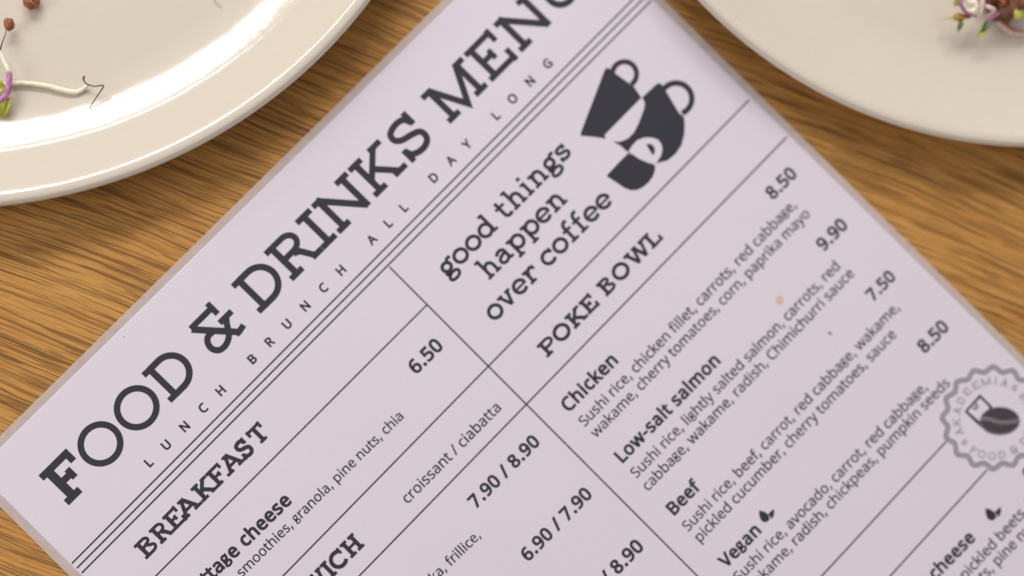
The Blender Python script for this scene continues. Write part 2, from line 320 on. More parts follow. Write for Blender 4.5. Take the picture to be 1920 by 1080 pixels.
    "144,342,162,353,182,361,202,365,223,367,273,360,310,340,333,306,336,306,350,325,366,340,386,352,407,360,429,365,452,367,489,363,520,353,543,335,560,31"
    "0,570,277,574,234,574,0,515,0,515,232,507,279,483,308,442,317,410,314,385,304,367,287,355,264,347,234,345,199,345,0,286,0,286,232,278,279,253,308,212,"
    "317,180,313,155,302,137,283,125,258,118,226,116,187,116,0;n~415~57,0,57,360,105,360,113,311,117,311,130,328,146,342,165,353,186,361,208,365,230,367,27"
    "0,363,302,353,328,335,346,310,357,277,361,234,361,0,302,0,302,230,293,278,266,307,222,317,186,313,158,302,139,283,126,258,119,226,116,187,116,0;o~406~"
    "202,-7,172,-4,143,3,117,15,94,32,75,53,58,79,46,109,39,143,37,181,42,236,57,282,82,318,116,345,156,361,204,367,236,364,264,357,290,345,314,328,333,307"
    ",349,282,361,252,368,218,370,181,365,126,350,79,325,42,291,15,250,-1/203,42,237,46,263,59,283,80,298,107,306,141,309,181,306,220,298,253,283,281,263,3"
    "01,236,313,203,317,169,313,143,301,123,281,109,253,101,220,98,181,101,141,109,107,123,80,143,59,170,46;p~413~57,-161,57,360,105,360,113,311,116,311,13"
    "5,333,158,351,178,360,201,365,228,367,270,362,305,346,335,320,358,284,372,238,376,181,372,124,358,78,335,41,305,14,269,-1,228,-7,202,-5,179,0,159,9,13"
    "5,26,116,46,112,46,115,17,116,-13,116,-161/219,42,249,47,273,60,291,82,305,110,315,181,312,220,304,253,291,280,272,301,248,313,218,317,185,314,159,303"
    ",140,286,127,262,119,231,116,192,116,181,119,140,126,106,138,78,157,58,184,46;r~277~57,0,57,360,105,360,112,294,115,294,128,313,143,330,160,345,179,35"
    "7,201,364,225,367,247,366,267,363,260,308,241,312,221,313,194,309,169,298,147,280,131,256,123,236,118,215,116,192,116,0;s~322~148,-7,83,-1,35,16,35,70"
    ",87,50,149,41,176,43,198,47,214,55,229,72,234,94,233,107,227,118,200,140,146,164,86,191,64,206,48,223,38,244,34,271,38,299,51,323,72,342,99,356,132,36"
    "4,169,367,231,360,284,343,264,296,216,312,165,318,133,315,110,307,95,293,91,275,93,261,99,249,129,229,183,206,242,180,263,165,279,147,288,126,291,99,2"
    "87,67,274,41,253,20,224,5,189,-4;t~242~167,-7,140,-4,115,3,94,16,77,37,68,55,63,78,62,105,62,314,11,314,11,343,62,366,86,443,121,443,121,360,225,360,2"
    "25,314,121,314,121,106,125,77,137,57,155,46,177,42,205,44,228,49,228,4,201,-4;u~415~184,-7,144,-3,111,7,86,25,68,49,57,83,53,124,53,360,113,360,113,12"
    "8,122,81,148,52,193,42,229,46,256,57,276,76,289,102,296,134,299,173,299,360,358,360,358,0,310,0,301,48,298,48,285,31,269,17,250,6,229,-1,207,-5;v~341~"
    "136,0,0,360,63,360,140,148,151,115,162,80,169,52,171,52,179,81,190,116,201,148,278,360,341,360,204,0;w~528~106,1,7,361,69,361,118,169,132,110,142,61,1"
    "44,61,151,89,159,125,169,158,232,361,297,361,359,158,373,108,383,62,385,62,395,108,410,169,460,361,520,361,420,1,351,1,289,203,274,258,265,299,262,299"
    ",253,258,238,203,173,1;y~343~56,-161,28,-160,7,-156,7,-109,25,-111,47,-113,75,-108,97,-95,114,-75,127,-49,146,-1,1,360,64,360,142,155,160,104,172,57,1"
    "75,57,187,101,206,156,279,360,343,360,187,-50,174,-81,157,-108,139,-131,116,-148,89,-158"
)

# ------------------------------------------------------------------ lettering
GLYPHS = {}
for ent in GLYPH_DATA.split(';'):
    adv, _, rest = ent[2:].partition('~')
    sp = []
    if rest:
        for q in rest.split('/'):
            v = list(map(int, q.split(','))); sp.append(list(zip(v[0::2], v[1::2])))
    GLYPHS[ent[0]] = (int(adv) / 480.0, [[(x / 480.0, y / 480.0) for x, y in s] for s in sp])

def arc(cx, cy, rx, ry, a0, a1, n=14):
    return [(cx + rx * math.cos(R(a0 + (a1 - a0) * i / n)), cy + ry * math.sin(R(a0 + (a1 - a0) * i / n))) for i in range(n + 1)]
def spline(pts, n=5):
    out = []; P = [pts[0]] + list(pts) + [pts[-1]]
    for i in range(1, len(P) - 2):
        p0, p1, p2, p3 = P[i-1], P[i], P[i+1], P[i+2]
        for k in range(n):
            t = k / n
            out.append(tuple(.5 * (2*p1[j] + (p2[j]-p0[j])*t + (2*p0[j]-5*p1[j]+4*p2[j]-p3[j])*t*t + (3*p1[j]-p0[j]-3*p2[j]+p3[j])*t**3) for j in (0, 1)))
    out.append(pts[-1]); return out

def ribbon(pts, wd, closed=False):
    """mitred strip of quads along a polyline -> (verts, faces)"""
    p = [Vector(q) for q in pts]
    if closed and (p[0] - p[-1]).length < 1e-6: p = p[:-1]
    n = len(p); vs = []
    for i in range(n):
        a = p[i-1] if (i > 0 or closed) else None
        b = p[(i+1) % n] if (i < n-1 or closed) else None
        d1 = (p[i] - a).normalized() if a is not None else (b - p[i]).normalized()
        d2 = (b - p[i]).normalized() if b is not None else d1
        nn = Vector((-(d1.y + d2.y), d1.x + d2.x))
        if nn.length < 1e-4: nn = Vector((-d1.y, d1.x))
        nn.normalize()
        c = max(.45, nn.dot(Vector((-d1.y, d1.x))))
        h = (wd if not isinstance(wd, (list, tuple)) else wd[i]) / 2 / c
        vs += [p[i] + nn * h, p[i] - nn * h]
    fs = [(2*i, 2*i+1, (2*i+3) % (2*n), (2*i+2) % (2*n)) for i in range(n if closed else n-1)]
    return vs, fs

class Flat:
    """flat print: pieces in a local 2-D frame, each piece a micrometre or two above the one before"""
    def __init__(s): s.v = []; s.f = []; s.k = 0
    def add(s, vs, fs, z=None):
        b = len(s.v); zz = (s.k % 37) * 1.3e-6 if z is None else z; s.k += 1
        s.v += [(q[0], q[1], zz) for q in vs]; s.f += [tuple(b + i for i in f) for f in fs]
    def build(s, name, T, material, parent, label=None, z0=0.0):
        vs = []
        for x, y, z in s.v:
            q = T(x, y); vs.append((q.x, q.y, q.z + z + z0))
        me = bpy.data.meshes.new(name); me.from_pydata(vs, [], s.f); me.update()
        bm = bmesh.new(); bm.from_mesh(me); 
        flip = [f for f in bm.faces if f.normal.z < 0]
        if flip: bmesh.ops.reverse_faces(bm, faces=flip)
        bm.to_mesh(me); bm.free()
        return link_mesh(name, me, material, parent, label)

def fill_polys(splines, offset=0.0):
    cu = bpy.data.curves.new('fill', 'CURVE'); cu.dimensions = '2D'; cu.fill_mode = 'BOTH'; cu.offset = offset
    for s in splines:
        sp = cu.splines.new('POLY'); sp.points.add(len(s) - 1)
        for p, (x, y) in zip(sp.points, s): p.co = (x, y, 0, 1)
        sp.use_cyclic_u = True
    o = bpy.data.objects.new('fill', cu); COL.objects.link(o)
    dg = bpy.context.evaluated_depsgraph_get(); dg.update()
    me = bpy.data.meshes.new_from_object(o.evaluated_get(dg))
    vs = [(v.co.x, v.co.y) for v in me.vertices]; fs = [tuple(p.vertices) for p in me.polygons]
    bpy.data.objects.remove(o); bpy.data.curves.remove(cu); bpy.data.meshes.remove(me)
    return vs, fs

def two_storey_g(w):
    return [(arc(.29, .545, .185, .185, 0, 360, 20), w, True),
            ([(.44, .70), (.60, .725)], w * .9, False),
            (spline([(.17, .40), (.10, .32), (.14, .245), (.28, .235), (.46, .225), (.535, .12), (.48, -.03), (.28, -.10), (.10, -.06), (.06, .04), (.15, .16), (.24, .235)], 4), w * .95, False)], .64
G_CACHE = {}
def sans_glyph(ch, bold):
    key = (ch, bold)
    if key in G_CACHE: return G_CACHE[key]
    adv, sp = GLYPHS[ch]; pieces = []
    if ch == 'g':
        st, adv = two_storey_g(.20 if bold else .125)
        pieces = [ribbon(p, wd, c) for p, wd, c in st]
    elif sp:
        o_ = .11 if bold else .034
        pieces = [fill_polys(sp)] + [ribbon(s_, o_, True) for s_ in sp]
    xs = [q[0] for vs, _ in pieces for q in vs] or [0, adv]
    G_CACHE[key] = (adv + (.05 if bold else 0.0), pieces, min(xs), max(xs))
    return G_CACHE[key]

def sans_line(text, bold=False, track=0.0):
    """-> Flat in cap-height units, list of (x0, x1) ink extents per character"""
    F = Flat(); x = 0; ext = []
    for ch in text:
        adv, pieces, a, b = sans_glyph(ch, bold)
        for vs, fs in pieces: F.add([(q[0] + x, q[1]) for q in vs], fs)
        ext.append((x + a, x + b)); x += adv + track
    return F, ext

# ---- slab-serif letters drawn with strokes; cap height 1, w stem, t bar, s serif overhang
def slab(ch, w=.165, t=.145, s=.10, dr=.22):
    h = t / 2; T = 1 - h; X = lambda *a: [(p, ww) for p, ww in a]
    def st(x, top=True, bot=True, y0=0.0, y1=1.0, wl=None):
        o = [([(x, y0), (x, y1)], w)]
        if bot: o.append(([(x - w/2 - s, h), (x + w/2 + s, h)], t))
        if top: o.append(([(x - w/2 - s, T), (x + w/2 + s, T)], t))
        return o
    x0 = w / 2 + s
    if ch == 'F' or ch == 'E':
        W = .86 if ch == 'F' else .90
        o = st(x0); o.append(([(x0, T), (W, T)], t)); o.append(([(W - h*.9, 1.03 if ch == 'E' else 1.0), (W - h*.9, 1 - dr - .12)], t * .95))
        xm = x0 + .33; o.append(([(x0, .5), (xm, .5)], t * .95)); o.append(([(xm, .36), (xm, .64)], t * .9))
        if ch == 'E': o.append(([(x0, h), (W + .03, h)], t)); o.append(([(W + .03 - h*.9, -.03), (W + .03 - h*.9, dr + .12)], t * .95))
        return o, W + (.03 if ch == 'E' else 0)
    if ch == 'O':
        r = .5 + .03 - w/2*.95; return [(arc(.53, .5, r, r, 0, 360, 40), w * .95, True)], 1.06
    if ch == 'C':
        r = .5 + .02 - w/2; return [(arc(.5, .5, r, r, 48, 318, 26), w), ([(.5 + r*.80, .62), (.5 + r*.80, 1.0)], t*.9)], .98
    if ch == 'D':
        o = st(x0); r = .5 - h
        o.append(([(x0, T), (.44, T)] + arc(.44, .5, .45 - w/2 + .02, r, 90, -90, 20)[1:] + [(x0, h)], w * .97)); return o, .91
    if ch == 'B':
        o = st(x0); o.append(([(x0, T), (.5, T)] + arc(.5, .76, .22, .24 - h, 90, -90, 12)[1:] + [(x0, .52)], t))
        o.append(([(.45, .52), (.53, .52)] + arc(.53, .26 + h*.0, .25, .26 - h, 90, -90, 12)[1:] + [(x0, h)], t)); return o, .87
    if ch == 'P':
        o = st(x0); o.append(([(x0, T), (.5, T)] + arc(.5, .70, .25, .30 - h, 90, -90, 14)[1:] + [(x0, .40 + h)], t)); return o, .82
    if ch == 'R':
        o = st(x0); o.append(([(x0, T), (.5, T)] + arc(.5, .72, .245, .28 - h, 90, -90, 14)[1:] + [(x0, .44 + h)], t))
        o.append(([(.46, .47), (.60, .40), (.80, h * .6)], w * .95)); o.append(([(.70, h), (1.0, h)], t)); return o, 1.0
    if ch == 'I': return st(x0), 2 * x0
    if ch == 'L': 
        o = st(x0); o.append(([(x0, h), (.84, h)], t)); o.append(([(.84 - h, 0), (.84 - h, .38)], t)); return o, .84
    if ch == 'T':
        o = [([(.44, 0), (.44, 1)], w), ([(.44 - w/2 - s, h), (.44 + w/2 + s, h)], t), ([(0, T), (.88, T)], t),
             ([(h, 1.03), (h, .66)], t), ([(.88 - h, 1.03), (.88 - h, .66)], t)]; return o, .88
    if ch == 'H':
        o = st(x0) + st(.98 - x0); o.append(([(x0, .5), (.98 - x0, .5)], t)); return o, .98
    if ch == 'N':
        W = 1.12; xr = W - x0
        return [([(x0, 0), (x0, 1)], w), ([(x0 - w/2 - s, h), (x0 + w/2 + s, h)], t), ([(x0 - w/2 - s, T), (x0 + .04, T)], t),
                ([(x0 - .03, 1 - h*.3), (xr, .04)], w * 1.0), ([(xr, 0), (xr, 1)], w), ([(xr - w/2 - s, T), (xr + w/2 + s, T)], t)], W
    if ch == 'M':
        W = 1.36; xr = W - x0 - .04; xl = x0 + .04; xm = W / 2
        return [([(xl, 0), (xl, 1)], w), ([(xl - w/2 - s, h), (xl + w/2 + s, h)], t), ([(0, T), (xl + .03, T)], t),
                ([(xl, .96), (xm, .05), (xr, .96)], w * .98), ([(xr, 0), (xr, 1)], w), ([(xr - w/2 - s, h), (xr + w/2 + s, h)], t), ([(xr - .03, T), (W, T)], t)], W
    if ch == 'U':
        W = 1.04; r = (W - 2 * x0) / 2
        o = [([(x0, 1), (x0, .40)] + arc(x0 + r, .40, r, .40 - h, 180, 360, 16)[1:] + [(W - x0, 1)], w)]
        for x in (x0, W - x0): o.append(([(x - w/2 - s, T), (x + w/2 + s, T)], t))
        return o, W
    if ch == 'K':
        o = st(x0); o.append(([(x0, .36), (.74, T)], w * .92)); o.append(([(.40, .56), (.80, h)], w * .98))
        o += [([(.60, T), (.96, T)], t), ([(.64, h), (1.0, h)], t)]; return o, 1.0
    if ch == 'A':
        o = [([(.20, h), (.50, .97)], w * .92), ([(.80, h), (.50, .97)], w), ([(.30, .36), (.70, .36)], t), ([(.30, T + .0), (.53, T)], t * .9),
             ([(.0, h), (.36, h)], t), ([(.62, h), (1.0, h)], t)]; return o, 1.0
    if ch == 'S':
        p = spline([(.70, .70), (.62, .88), (.40, .935), (.16, .86), (.115, .69), (.24, .56), (.52, .48), (.70, .39), (.715, .20), (.58, .075), (.36, .065), (.17, .15), (.115, .30)], 5)
        return [(p, w * .97), ([(.72, 1.02), (.72, .64)], t), ([(.10, -.02), (.10, .36)], t)], .80
    if ch == 'W':
        return [([(.17, T), (.42, .03)], w * .95), ([(.42, .03), (.66, .94)], w * .85), ([(.66, .94), (.90, .03)], w * .95), ([(.90, .03), (1.15, T)], w * .85),
                ([(0, T), (.36, T)], t), ([(.52, T), (.80, T)], t), ([(.98, T), (1.32, T)], t)], 1.32
    if ch == '&':
        return [([(.05, .925), (.74, .925)], t), ([(.745, 1.08), (.745, .72)], t * .95), ([(.055, .90), (.78, .07)], w * 1.0),
                ([(.70, .062), (.80, .062), (.985, .10)], t * 1.0),
                (spline([(.40, .50), (.20, .50), (.085, .37), (.075, .21), (.17, .085), (.33, .06), (.50, .12), (.63, .24), (.70, .36), (.82, .52)], 5), w * .93),
                ([(.62, .535), (1.02, .535)], t)], 1.04
    # lower case (x-height .70)
    xh = .70; hx = xh - h
    def lst(x, y1, flag=True, bot=True, y0=0.0):
        o = [([(x, y0), (x, y1)], w)]
        if bot: o.append(([(x - w/2 - s*.9, y0 + h), (x + w/2 + s*.9, y0 + h)], t))
        if flag: o.append(([(x - w/2 - s*.9, y1 - h), (x, y1 - h)], t))
        return o
    if ch == 'o': return [(arc(.36, .35, .29, .29, 0, 360, 26), w, True)], .72
    if ch == 'c': return [(arc(.36, .35, .285, .285, 42, 318, 20), w), ([(.60, .43), (.60, .68)], t)], .68
    if ch == 'e': return [(arc(.36, .35, .285, .285, 0, 318, 22), w), ([(.08, .34), (.69, .34)], t * .85)], .70
    if ch == 'd': return [(arc(.34, .35, .27, .285, 0, 360, 24), w, True), ([(.62, 0), (.62, 1.05)], w), ([(.46, 1.05 - h), (.62, 1.05 - h)], t), ([(.62, h), (.80, h)], t)], .80
    if ch == 'p': return lst(.20, xh, True, True, -.28) + [(arc(.47, .35, .26, .285, 0, 360, 24), w, True)], .80
    if ch == 'h' or ch == 'n':
        top = 1.05 if ch == 'h' else xh
        return lst(.20, top) + [([(.20, .40)] + arc(.41, .40, .20, .30 - h, 180, 0, 12)[1:] + [(.61, 0)], w), ([(.61 - w/2 - s*.5, h), (.61 + w/2 + s*.9, h)], t)], .80
    if ch == 'i': return lst(.20, xh) + [([(.19, .86), (.19, 1.02)], w * 1.15)], .42
    if ch == 't': return [([(.22, .92), (.22, .22)] + arc(.40, .22, .18, .22 - h, 180, 320, 8)[1:], w), ([(.02, hx), (.50, hx)], t)], .58
    if ch == 'r': return lst(.20, xh) + [(spline([(.21, .36), (.30, .56), (.44, .64), (.58, .60)], 4), w), ([(.585, .68), (.585, .46)], t)], .64
    if ch == 'v': return [([(.14, hx), (.36, .03)], w * .95), ([(.36, .03), (.58, hx)], w * .95), ([(0, hx), (.28, hx)], t), ([(.44, hx), (.72, hx)], t)], .72
    if ch == 'f': return [([(.24, 0), (.24, .78)] + arc(.42, .78, .18, .27 - h, 180, 60, 8)[1:], w), ([(.06, h), (.46, h)], t), ([(.04, hx), (.48, hx)], t)], .54
    if ch == 's': return [(spline([(.50, .50), (.42, .61), (.26, .63), (.13, .55), (.16, .42), (.32, .36), (.49, .29), (.52, .16), (.40, .07), (.24, .06), (.11, .16)], 4), w * .95), ([(.51, .70), (.51, .47)], t), ([(.09, 0), (.09, .24)], t)], .62
    if ch == 'a': return [(spline([(.12, .52), (.20, .61), (.34, .64), (.48, .58), (.51, .44), (.51, .04)], 4), w), ([(.51, h), (.70, h)], t),
                          (spline([(.51, .41), (.30, .40), (.12, .30), (.11, .15), (.24, .06), (.40, .09), (.51, .21)], 4), w * .95)], .70
    if ch == 'g': return [(arc(.32, .43, .20, .20, 0, 360, 20), w, True), ([(.44, .58), (.56, .70), (.74, .70)], w * .95),
                          (spline([(.18, .27), (.11, .18), (.17, .10), (.34, .09), (.53, .05), (.58, -.08), (.48, -.20), (.30, -.235), (.12, -.19), (.08, -.08), (.16, .03), (.28, .09)], 4), w * .93)], .68
    raise KeyError(ch)

# ------------------------------------------------------------------ the menu sheet
H_FILM, H_PAPER = .00035, .00050
PZ = H_PAPER + .000020
def ds(d, s, h=PZ): return at((s + d) / 2, (s - d) / 2, h)

TL, TR = ds(-924.5, 842), ds(1221.5, 857)
BL = TL + Vector((math.cos(R(-44.95)), math.sin(R(-44.95)), 0)) * .297
BR = TR + Vector((math.cos(R(-44.8)), math.sin(R(-44.8)), 0)) * .297
ctr = (TL + TR + BL + BR) / 4
menu = empty('menu', (ctr.x, ctr.y, 0), 'large laminated white cafe menu lying askew on the oak table between two plates', 'menu')

def rounded_quad(c, grow, r, n=6):
    C = sum(c, Vector()) / 4; e = (c[1] - c[0]).normalized(); f = (c[3] - c[0]).normalized(); pts = []
    P = [c[0] - e*grow - f*grow, c[1] + e*grow - f*grow, c[2] + e*grow + f*grow, c[3] - e*grow + f*grow]
    for i in range(4):
        p, a, b = P[i], P[i-1], P[(i+1) % 4]
        u = (a - p).normalized(); v = (b - p).normalized()
        o = p + (u + v) * r
        for k in range(n + 1):
            t = k / n * math.pi / 2
            pts.append(o - v * r * math.cos(t) - u * r * math.sin(t)) if r > 0 else None
        if r <= 0: pts.append(p)
    return pts
def slabmesh(name, rings, material, parent, label=None):
    vs = []; fs = []; n = len(rings[0])
    for r in rings: vs += [tuple(q) for q in r]
    for k in range(len(rings) - 1):
        for i in range(n):
            j = (i + 1) % n; fs.append((k*n + i, k*n + j, (k+1)*n + j, (k+1)*n + i))
    fs.append(tuple(range((len(rings)-1)*n, len(rings)*n))); fs.append(tuple(reversed(range(n))))
    o = from_py(name, vs, fs, material, parent, label)
    bm = bmesh.new(); bm.from_mesh(o.data); bmesh.ops.recalc_face_normals(bm, faces=bm.faces); bm.to_mesh(o.data); bm.free()
    return o
def at_z(pts, z): return [Vector((p.x, p.y, z)) for p in pts]
quad = [TL, TR, BR, BL]
film = slabmesh('laminate_film', [at_z(rounded_quad(quad, .00235, .004), .00004), at_z(rounded_quad(quad, .00250, .004), .00012),
                                  at_z(rounded_quad(quad, .00250, .004), .00026), at_z(rounded_quad(quad, .00235, .004), H_FILM)], M_FILM, menu,
                'cloudy plastic film standing out round the paper')
paper = slabmesh('paper', [at_z(rounded_quad(quad, .0003, .0004, 2), H_FILM + .000003), at_z(rounded_quad(quad, .00022, .0004, 2), H_FILM + .00006),
                           at_z(rounded_quad(quad, .0000, .0004, 2), H_PAPER)], M_PAPER, menu, 'pale lilac white printed sheet')

def frame_T(p0, p1, hcap=None, x0=0.0, x1=1.0):
    """affine map: local (x0..x1 along the baseline, y up) -> page, from two measured baseline ends"""
    ex = (p1 - p0) / (x1 - x0); ey = Vector((-ex.y, ex.x, 0))
    if hcap is not None: ey = ey.normalized() * hcap
    o = p0 - ex * x0
    return lambda x, y: o + ex * x + ey * y

def sans(name, text, d0, s0, d1, s1, bold=False, a=0, b=None, squash=None, track=0.0):
    """text line whose characters a..b span the measured baseline points"""
    F, ext = sans_line(text, bold, track); b = len(text) if b is None else b
    F.build(name, frame_T(ds(d0, s0), ds(d1, s1), None if squash is None else squash, ext[a][0], ext[b-1][1]), M_INK, paper,
            'printed line reading ' + text.strip(' ,'))

def cap_m(d, s, hpx):
    return (ds(d, s) - ds(d, s - hpx * 1.4142)).length

def slab_word(name, letters, s0, s1, hpx, label, w=.165, t=.145, s=.10, mat_=None):
    """letters: (char, d_left, d_right[, own weight])"""
    F = Flat(); dA = letters[0][1]; dB = letters[-1][2]
    p0 = ds(dA, s0); p1 = ds(dB, s1); ex = (p1 - p0).normalized(); ey = Vector((-ex.y, ex.x, 0)); H = cap_m((dA + dB) / 2, (s0 + s1) / 2, hpx)
    for L_ in letters:
        ch, a, b = L_[:3]; ww = L_[3] if len(L_) > 3 else w
        st, W = slab(ch, ww, t if len(L_) < 4 else t * 1.18, s)
        u = (a - dA) / (dB - dA); v = (b - dA) / (dB - dA); qa = p0 + (p1 - p0) * 0 + ex * (ds(a, s0 + (s1 - s0) * u) - p0).dot(ex); qb = ex * (ds(b, s0 + (s1 - s0) * v) - p0).dot(ex) + p0
        k = (qb - qa).length / W
        Hl = cap_m(a, s0, hpx[0] if isinstance(hpx, tuple) else hpx)
        for piece in st:
            pts, wd = piece[:2]; cl = len(piece) > 2
            # widths stay true: scale x of the skeleton about the stroke, then draw in cap-height units
            fx = k / H
            vs, fs = ribbon([(x * fx, y) for x, y in pts], wd, cl)
            base = (qa - p0).dot(ex) / H
            F.add([(q[0] + base, q[1]) for q in vs], fs)
    return F.build(name, lambda x, y: p0 + ex * (x * H) + ey * (y * H), mat_ or M_INK, paper, label)

def auto_letters(text, dA, dB, w, t, s, gap=.04, space=.42):
    x = 0; L_ = []
    for ch in text:
        if ch == ' ': x += space; continue
        W = slab(ch, w, t, s)[1]; L_.append([ch, x, x + W]); x += W + gap
    k = (dB - dA) / L_[-1][2]
    return [(c, dA + a * k, dA + b * k) for c, a, b in L_]

# ---- title, heading and slogan in slab letters
slab_word('title_text', [('F', -818.5, -716, .22), ('O', -705.5, -581), ('O', -569.7, -445.3), ('D', -434, -320),
    ('&', -264, -146), ('D', -100, 12.5), ('R', 22.3, 138), ('I', 138.8, 189.5), ('N', 199, 327), ('K', 335, 453.8), ('S', 464, 553),
    ('M', 607.8, 759), ('E', 769, 864), ('N', 880, 1004), ('U', 1011, 1124)], 1077, 1077.5, 78.0,
    'tall dark slab serif title reading FOOD & DRINKS MENU', w=.162, t=.148, s=.105)
slab_word('heading_text', [('B', -774.5, -725), ('R', -718, -668), ('E', -668, -621), ('A', -634, -562), ('K', -561, -505), ('F', -506, -459.5),
    ('A', -466, -399), ('S', -401.5, -367), ('T', -354, -306)], 1324.5, 1323, 35.5, 'heading reading BREAKFAST', w=.225, t=.17, s=.10)
slab_word('heading_text', [('P', 356, 402), ('O', 405, 456.5), ('K', 461, 512.5), ('E', 515, 555), ('B', 581.5, 622), ('O', 630, 681.5), ('W', 685, 758), ('L', 757, 798)],
    1698.5, 1691.5, 30.8, 'heading reading POKE BOWL', w=.235, t=.185, s=.09)
slab_word('heading_text', auto_letters('SANDWICH', -338 - 395, -338, .225, .17, .10), 1710, 1706.8, 34.5, 'heading reading SANDWICH', w=.225, t=.17, s=.10)
for txt, a, b, s0, s1 in (('good things', 317, 788, 1363.5, 1361), ('happen', 391, 690, 1444, 1442), ('over coffee', 322.5, 775, 1533, 1529.5)):
    slab_word('slogan_text', auto_letters(txt, a, b, .165, .135, .095, .035, .34), s0, s1, 41.0, 'slogan line reading ' + txt, w=.165, t=.135, s=.095)

# ---- letter-spaced line under the title
for ch, d in zip('LUNCHBRUNCHALLDAYLONG', (-587.8, -522.6, -453.6, -384.3, -318.6, -200, -134.5, -69.4, -1.5, 66.8, 132.6, 247.7, 309.7, 368.5, 480.3, 544.4, 604.6, 713.7, 775.9, 841.7, 907.2)):
    F, ext = sans_line(ch, True); Hm = cap_m(d, 1146, 16.6)
    c = ds(d, 1146 + 11.7); e2 = (ds(d + 20, 1157.7) - c).normalized(); mid = (ext[0][0] + ext[0][1]) / 2
    F.build('subtitle_letter', (lambda c, e2, mid, Hm: lambda x, y: c + e2 * ((x - mid) * Hm) + Vector((-e2.y, e2.x, 0)) * (y * Hm))(c, e2, mid, Hm), M_INK, paper)

# ---- dishes, descriptions, prices
D = 'description_text'; Q = 'price_text'; K = 'dish_name'
sans(K, 'Cottage cheese', -565.7, 1487, -392.3, 1488.7, True, 8)
sans(D, 'smoothies, granola, pine nuts, chia', -629.3, 1537, -25, 1540.5)
sans(D, 'croissant / ciabatta', -180.5, 1710, 174.5, 1707.5)
sans(D, 'paprika, frillice,', -218, 1907.5, -104, 1909, False, 9)
sans(Q, '6.50', 77.8, 1482.8, 182.3, 1482.5, True)
sans(Q, '7.90 / 8.90', -62.3, 1846, 183.7, 1843.8, True)
sans(Q, '6.90 / 7.90', -63.3, 2044, 183.3, 2040, True)
sans(Q, '6.90 / 8.90', 80.3, 2236, 181.7, 2235, True, 7)
sans(K, 'Chicken', 292.5, 1840, 482, 1838, True)
sans(D, 'Sushi rice, chicken fillet, carrots, red cabbage,', 296, 1897.5, 1108, 1881.5)
sans(D, 'wakame, cherry tomatoes, corn, paprika mayo', 296, 1939.7, 1117, 1923.3)
sans(K, 'Low-salt salmon', 298.6, 2035.8, 673.6, 2030, True)
sans(D, 'Sushi rice, lightly salted salmon, carrots, red', 296.4, 2091, 1074.7, 2077.8)
sans(D, 'cabbage, wakame, radish, Chimichurri sauce', 294, 2137, 1088, 2117.5)
sans(K, 'Beef', 297, 2231, 402.5, 2229, True)
sans(D, 'Sushi rice, beef, carrot, red cabbage, wakame,', 293.6, 2288, 1109, 2266.7)
sans(D, 'pickled cucumber, cherry tomatoes, sauce', 295.6, 2330.6, 1053, 2311)
sans(K, 'Vegan', 293.8, 2427.5, 431.7, 2425, True)
sans(D, 'Sushi rice, avocado, carrot, red cabbage,', 294, 2479, 1012, 2468.5)
sans(D, 'wakame, radish, chickpeas, pumpkin seeds', 294, 2522, 1062.6, 2503)
sans(Q, '8.50', 1074, 1824.5, 1168, 1823.5, True)
sans(Q, '9.90', 1072.8, 2016, 1167, 2015, True)
sans(Q, '7.50', 1071, 2202.5, 1160, 2201.5, True)
sans(Q, '8.50', 1070.6, 2397, 1165.5, 2395.5, True)
sans(Q, '6.90', 1028, 2832, 1120, 2830, True)
sans(K, 'Salmon cheese', 665.7, 2842, 819.4, 2840, True, 7)
sans(D, 'pickled beets, beef, carrots', 723, 2899, 959, 2888.7, False, 0, 13)
sans(D, 'carrots, pine nuts, radish', 810, 2934, 885, 2932, False, 9, 13)

# ---- rules
def rule(x0, y0, x1, y1, wpx=3.1):
    a = at(x0, y0, PZ - .000002); b = at(x1, y1, PZ - .000002); d = (b - a).normalized(); n = Vector((-d.y, d.x, 0)) * (wpx / 7.03e3 / 2)
    from_py('rule_line', [a - n, b - n, b + n, a + n], [(0, 1, 2, 3)], M_INK, paper)
rule(134.8, 1056.5, 1200.5, -15); rule(144, 1065.5, 1211, -7.5); rule(153.3, 1074.5, 1220.5, 1.5)
rule(730, 500.2, 1420, 1193, 3.0)
rule(180, 1192, 800.5, 571.5, 2.9); rule(420, 1193, 1405, 187, 3.0); rule(560, 1196.5, 1475, 257, 3.0)
rule(1440, 1189, 1774, 828, 3.0); rule(1566, 1193, 1851, 881, 3.0)

# ---- cup emblem
def poly_px(name, pieces, T, parent, label=None):
    """pieces: (points, material) drawn as flat filled shapes, each a little above the last"""
    out = None
    for i, (pts, m_) in enumerate(pieces):
        F = Flat()
        if isinstance(pts, tuple) and pts[0] == 'stroke':
            F.add(*ribbon(pts[1], pts[2], pts[3] if len(pts) > 3 else False), z=i * 3e-6)
        else:
            F.add(*fill_polys([[(x, -y) for x, y in pts]]), z=i * 3e-6); F.v = [(x, -y, z) for x, y, z in F.v]
        o = F.build(name, T, m_, parent, label)
    return o
def px_T(ox, oy, sc): return lambda x, y: at(ox + x / sc, oy + y / sc, PZ)
TC = px_T(1060, 80, 3.6)
cupA = [(268, 178), (278, 170), (296, 174), (318, 192), (350, 216), (390, 246), (430, 273), (458, 290), (480, 322), (508, 364), (514, 371), (264, 624), (274, 648), (190, 636), (104, 628), (103, 610)]
cupB = [(518, 370), (615, 280), (633, 272), (655, 287), (690, 345), (730, 412), (765, 470), (802, 505), (806, 560), (803, 620), (785, 690), (745, 750), (690, 795), (618, 813),
        (480, 780), (420, 738), (372, 695), (322, 668), (372, 668), (420, 648), (460, 610), (492, 550), (515, 490), (533, 440), (536, 405)]
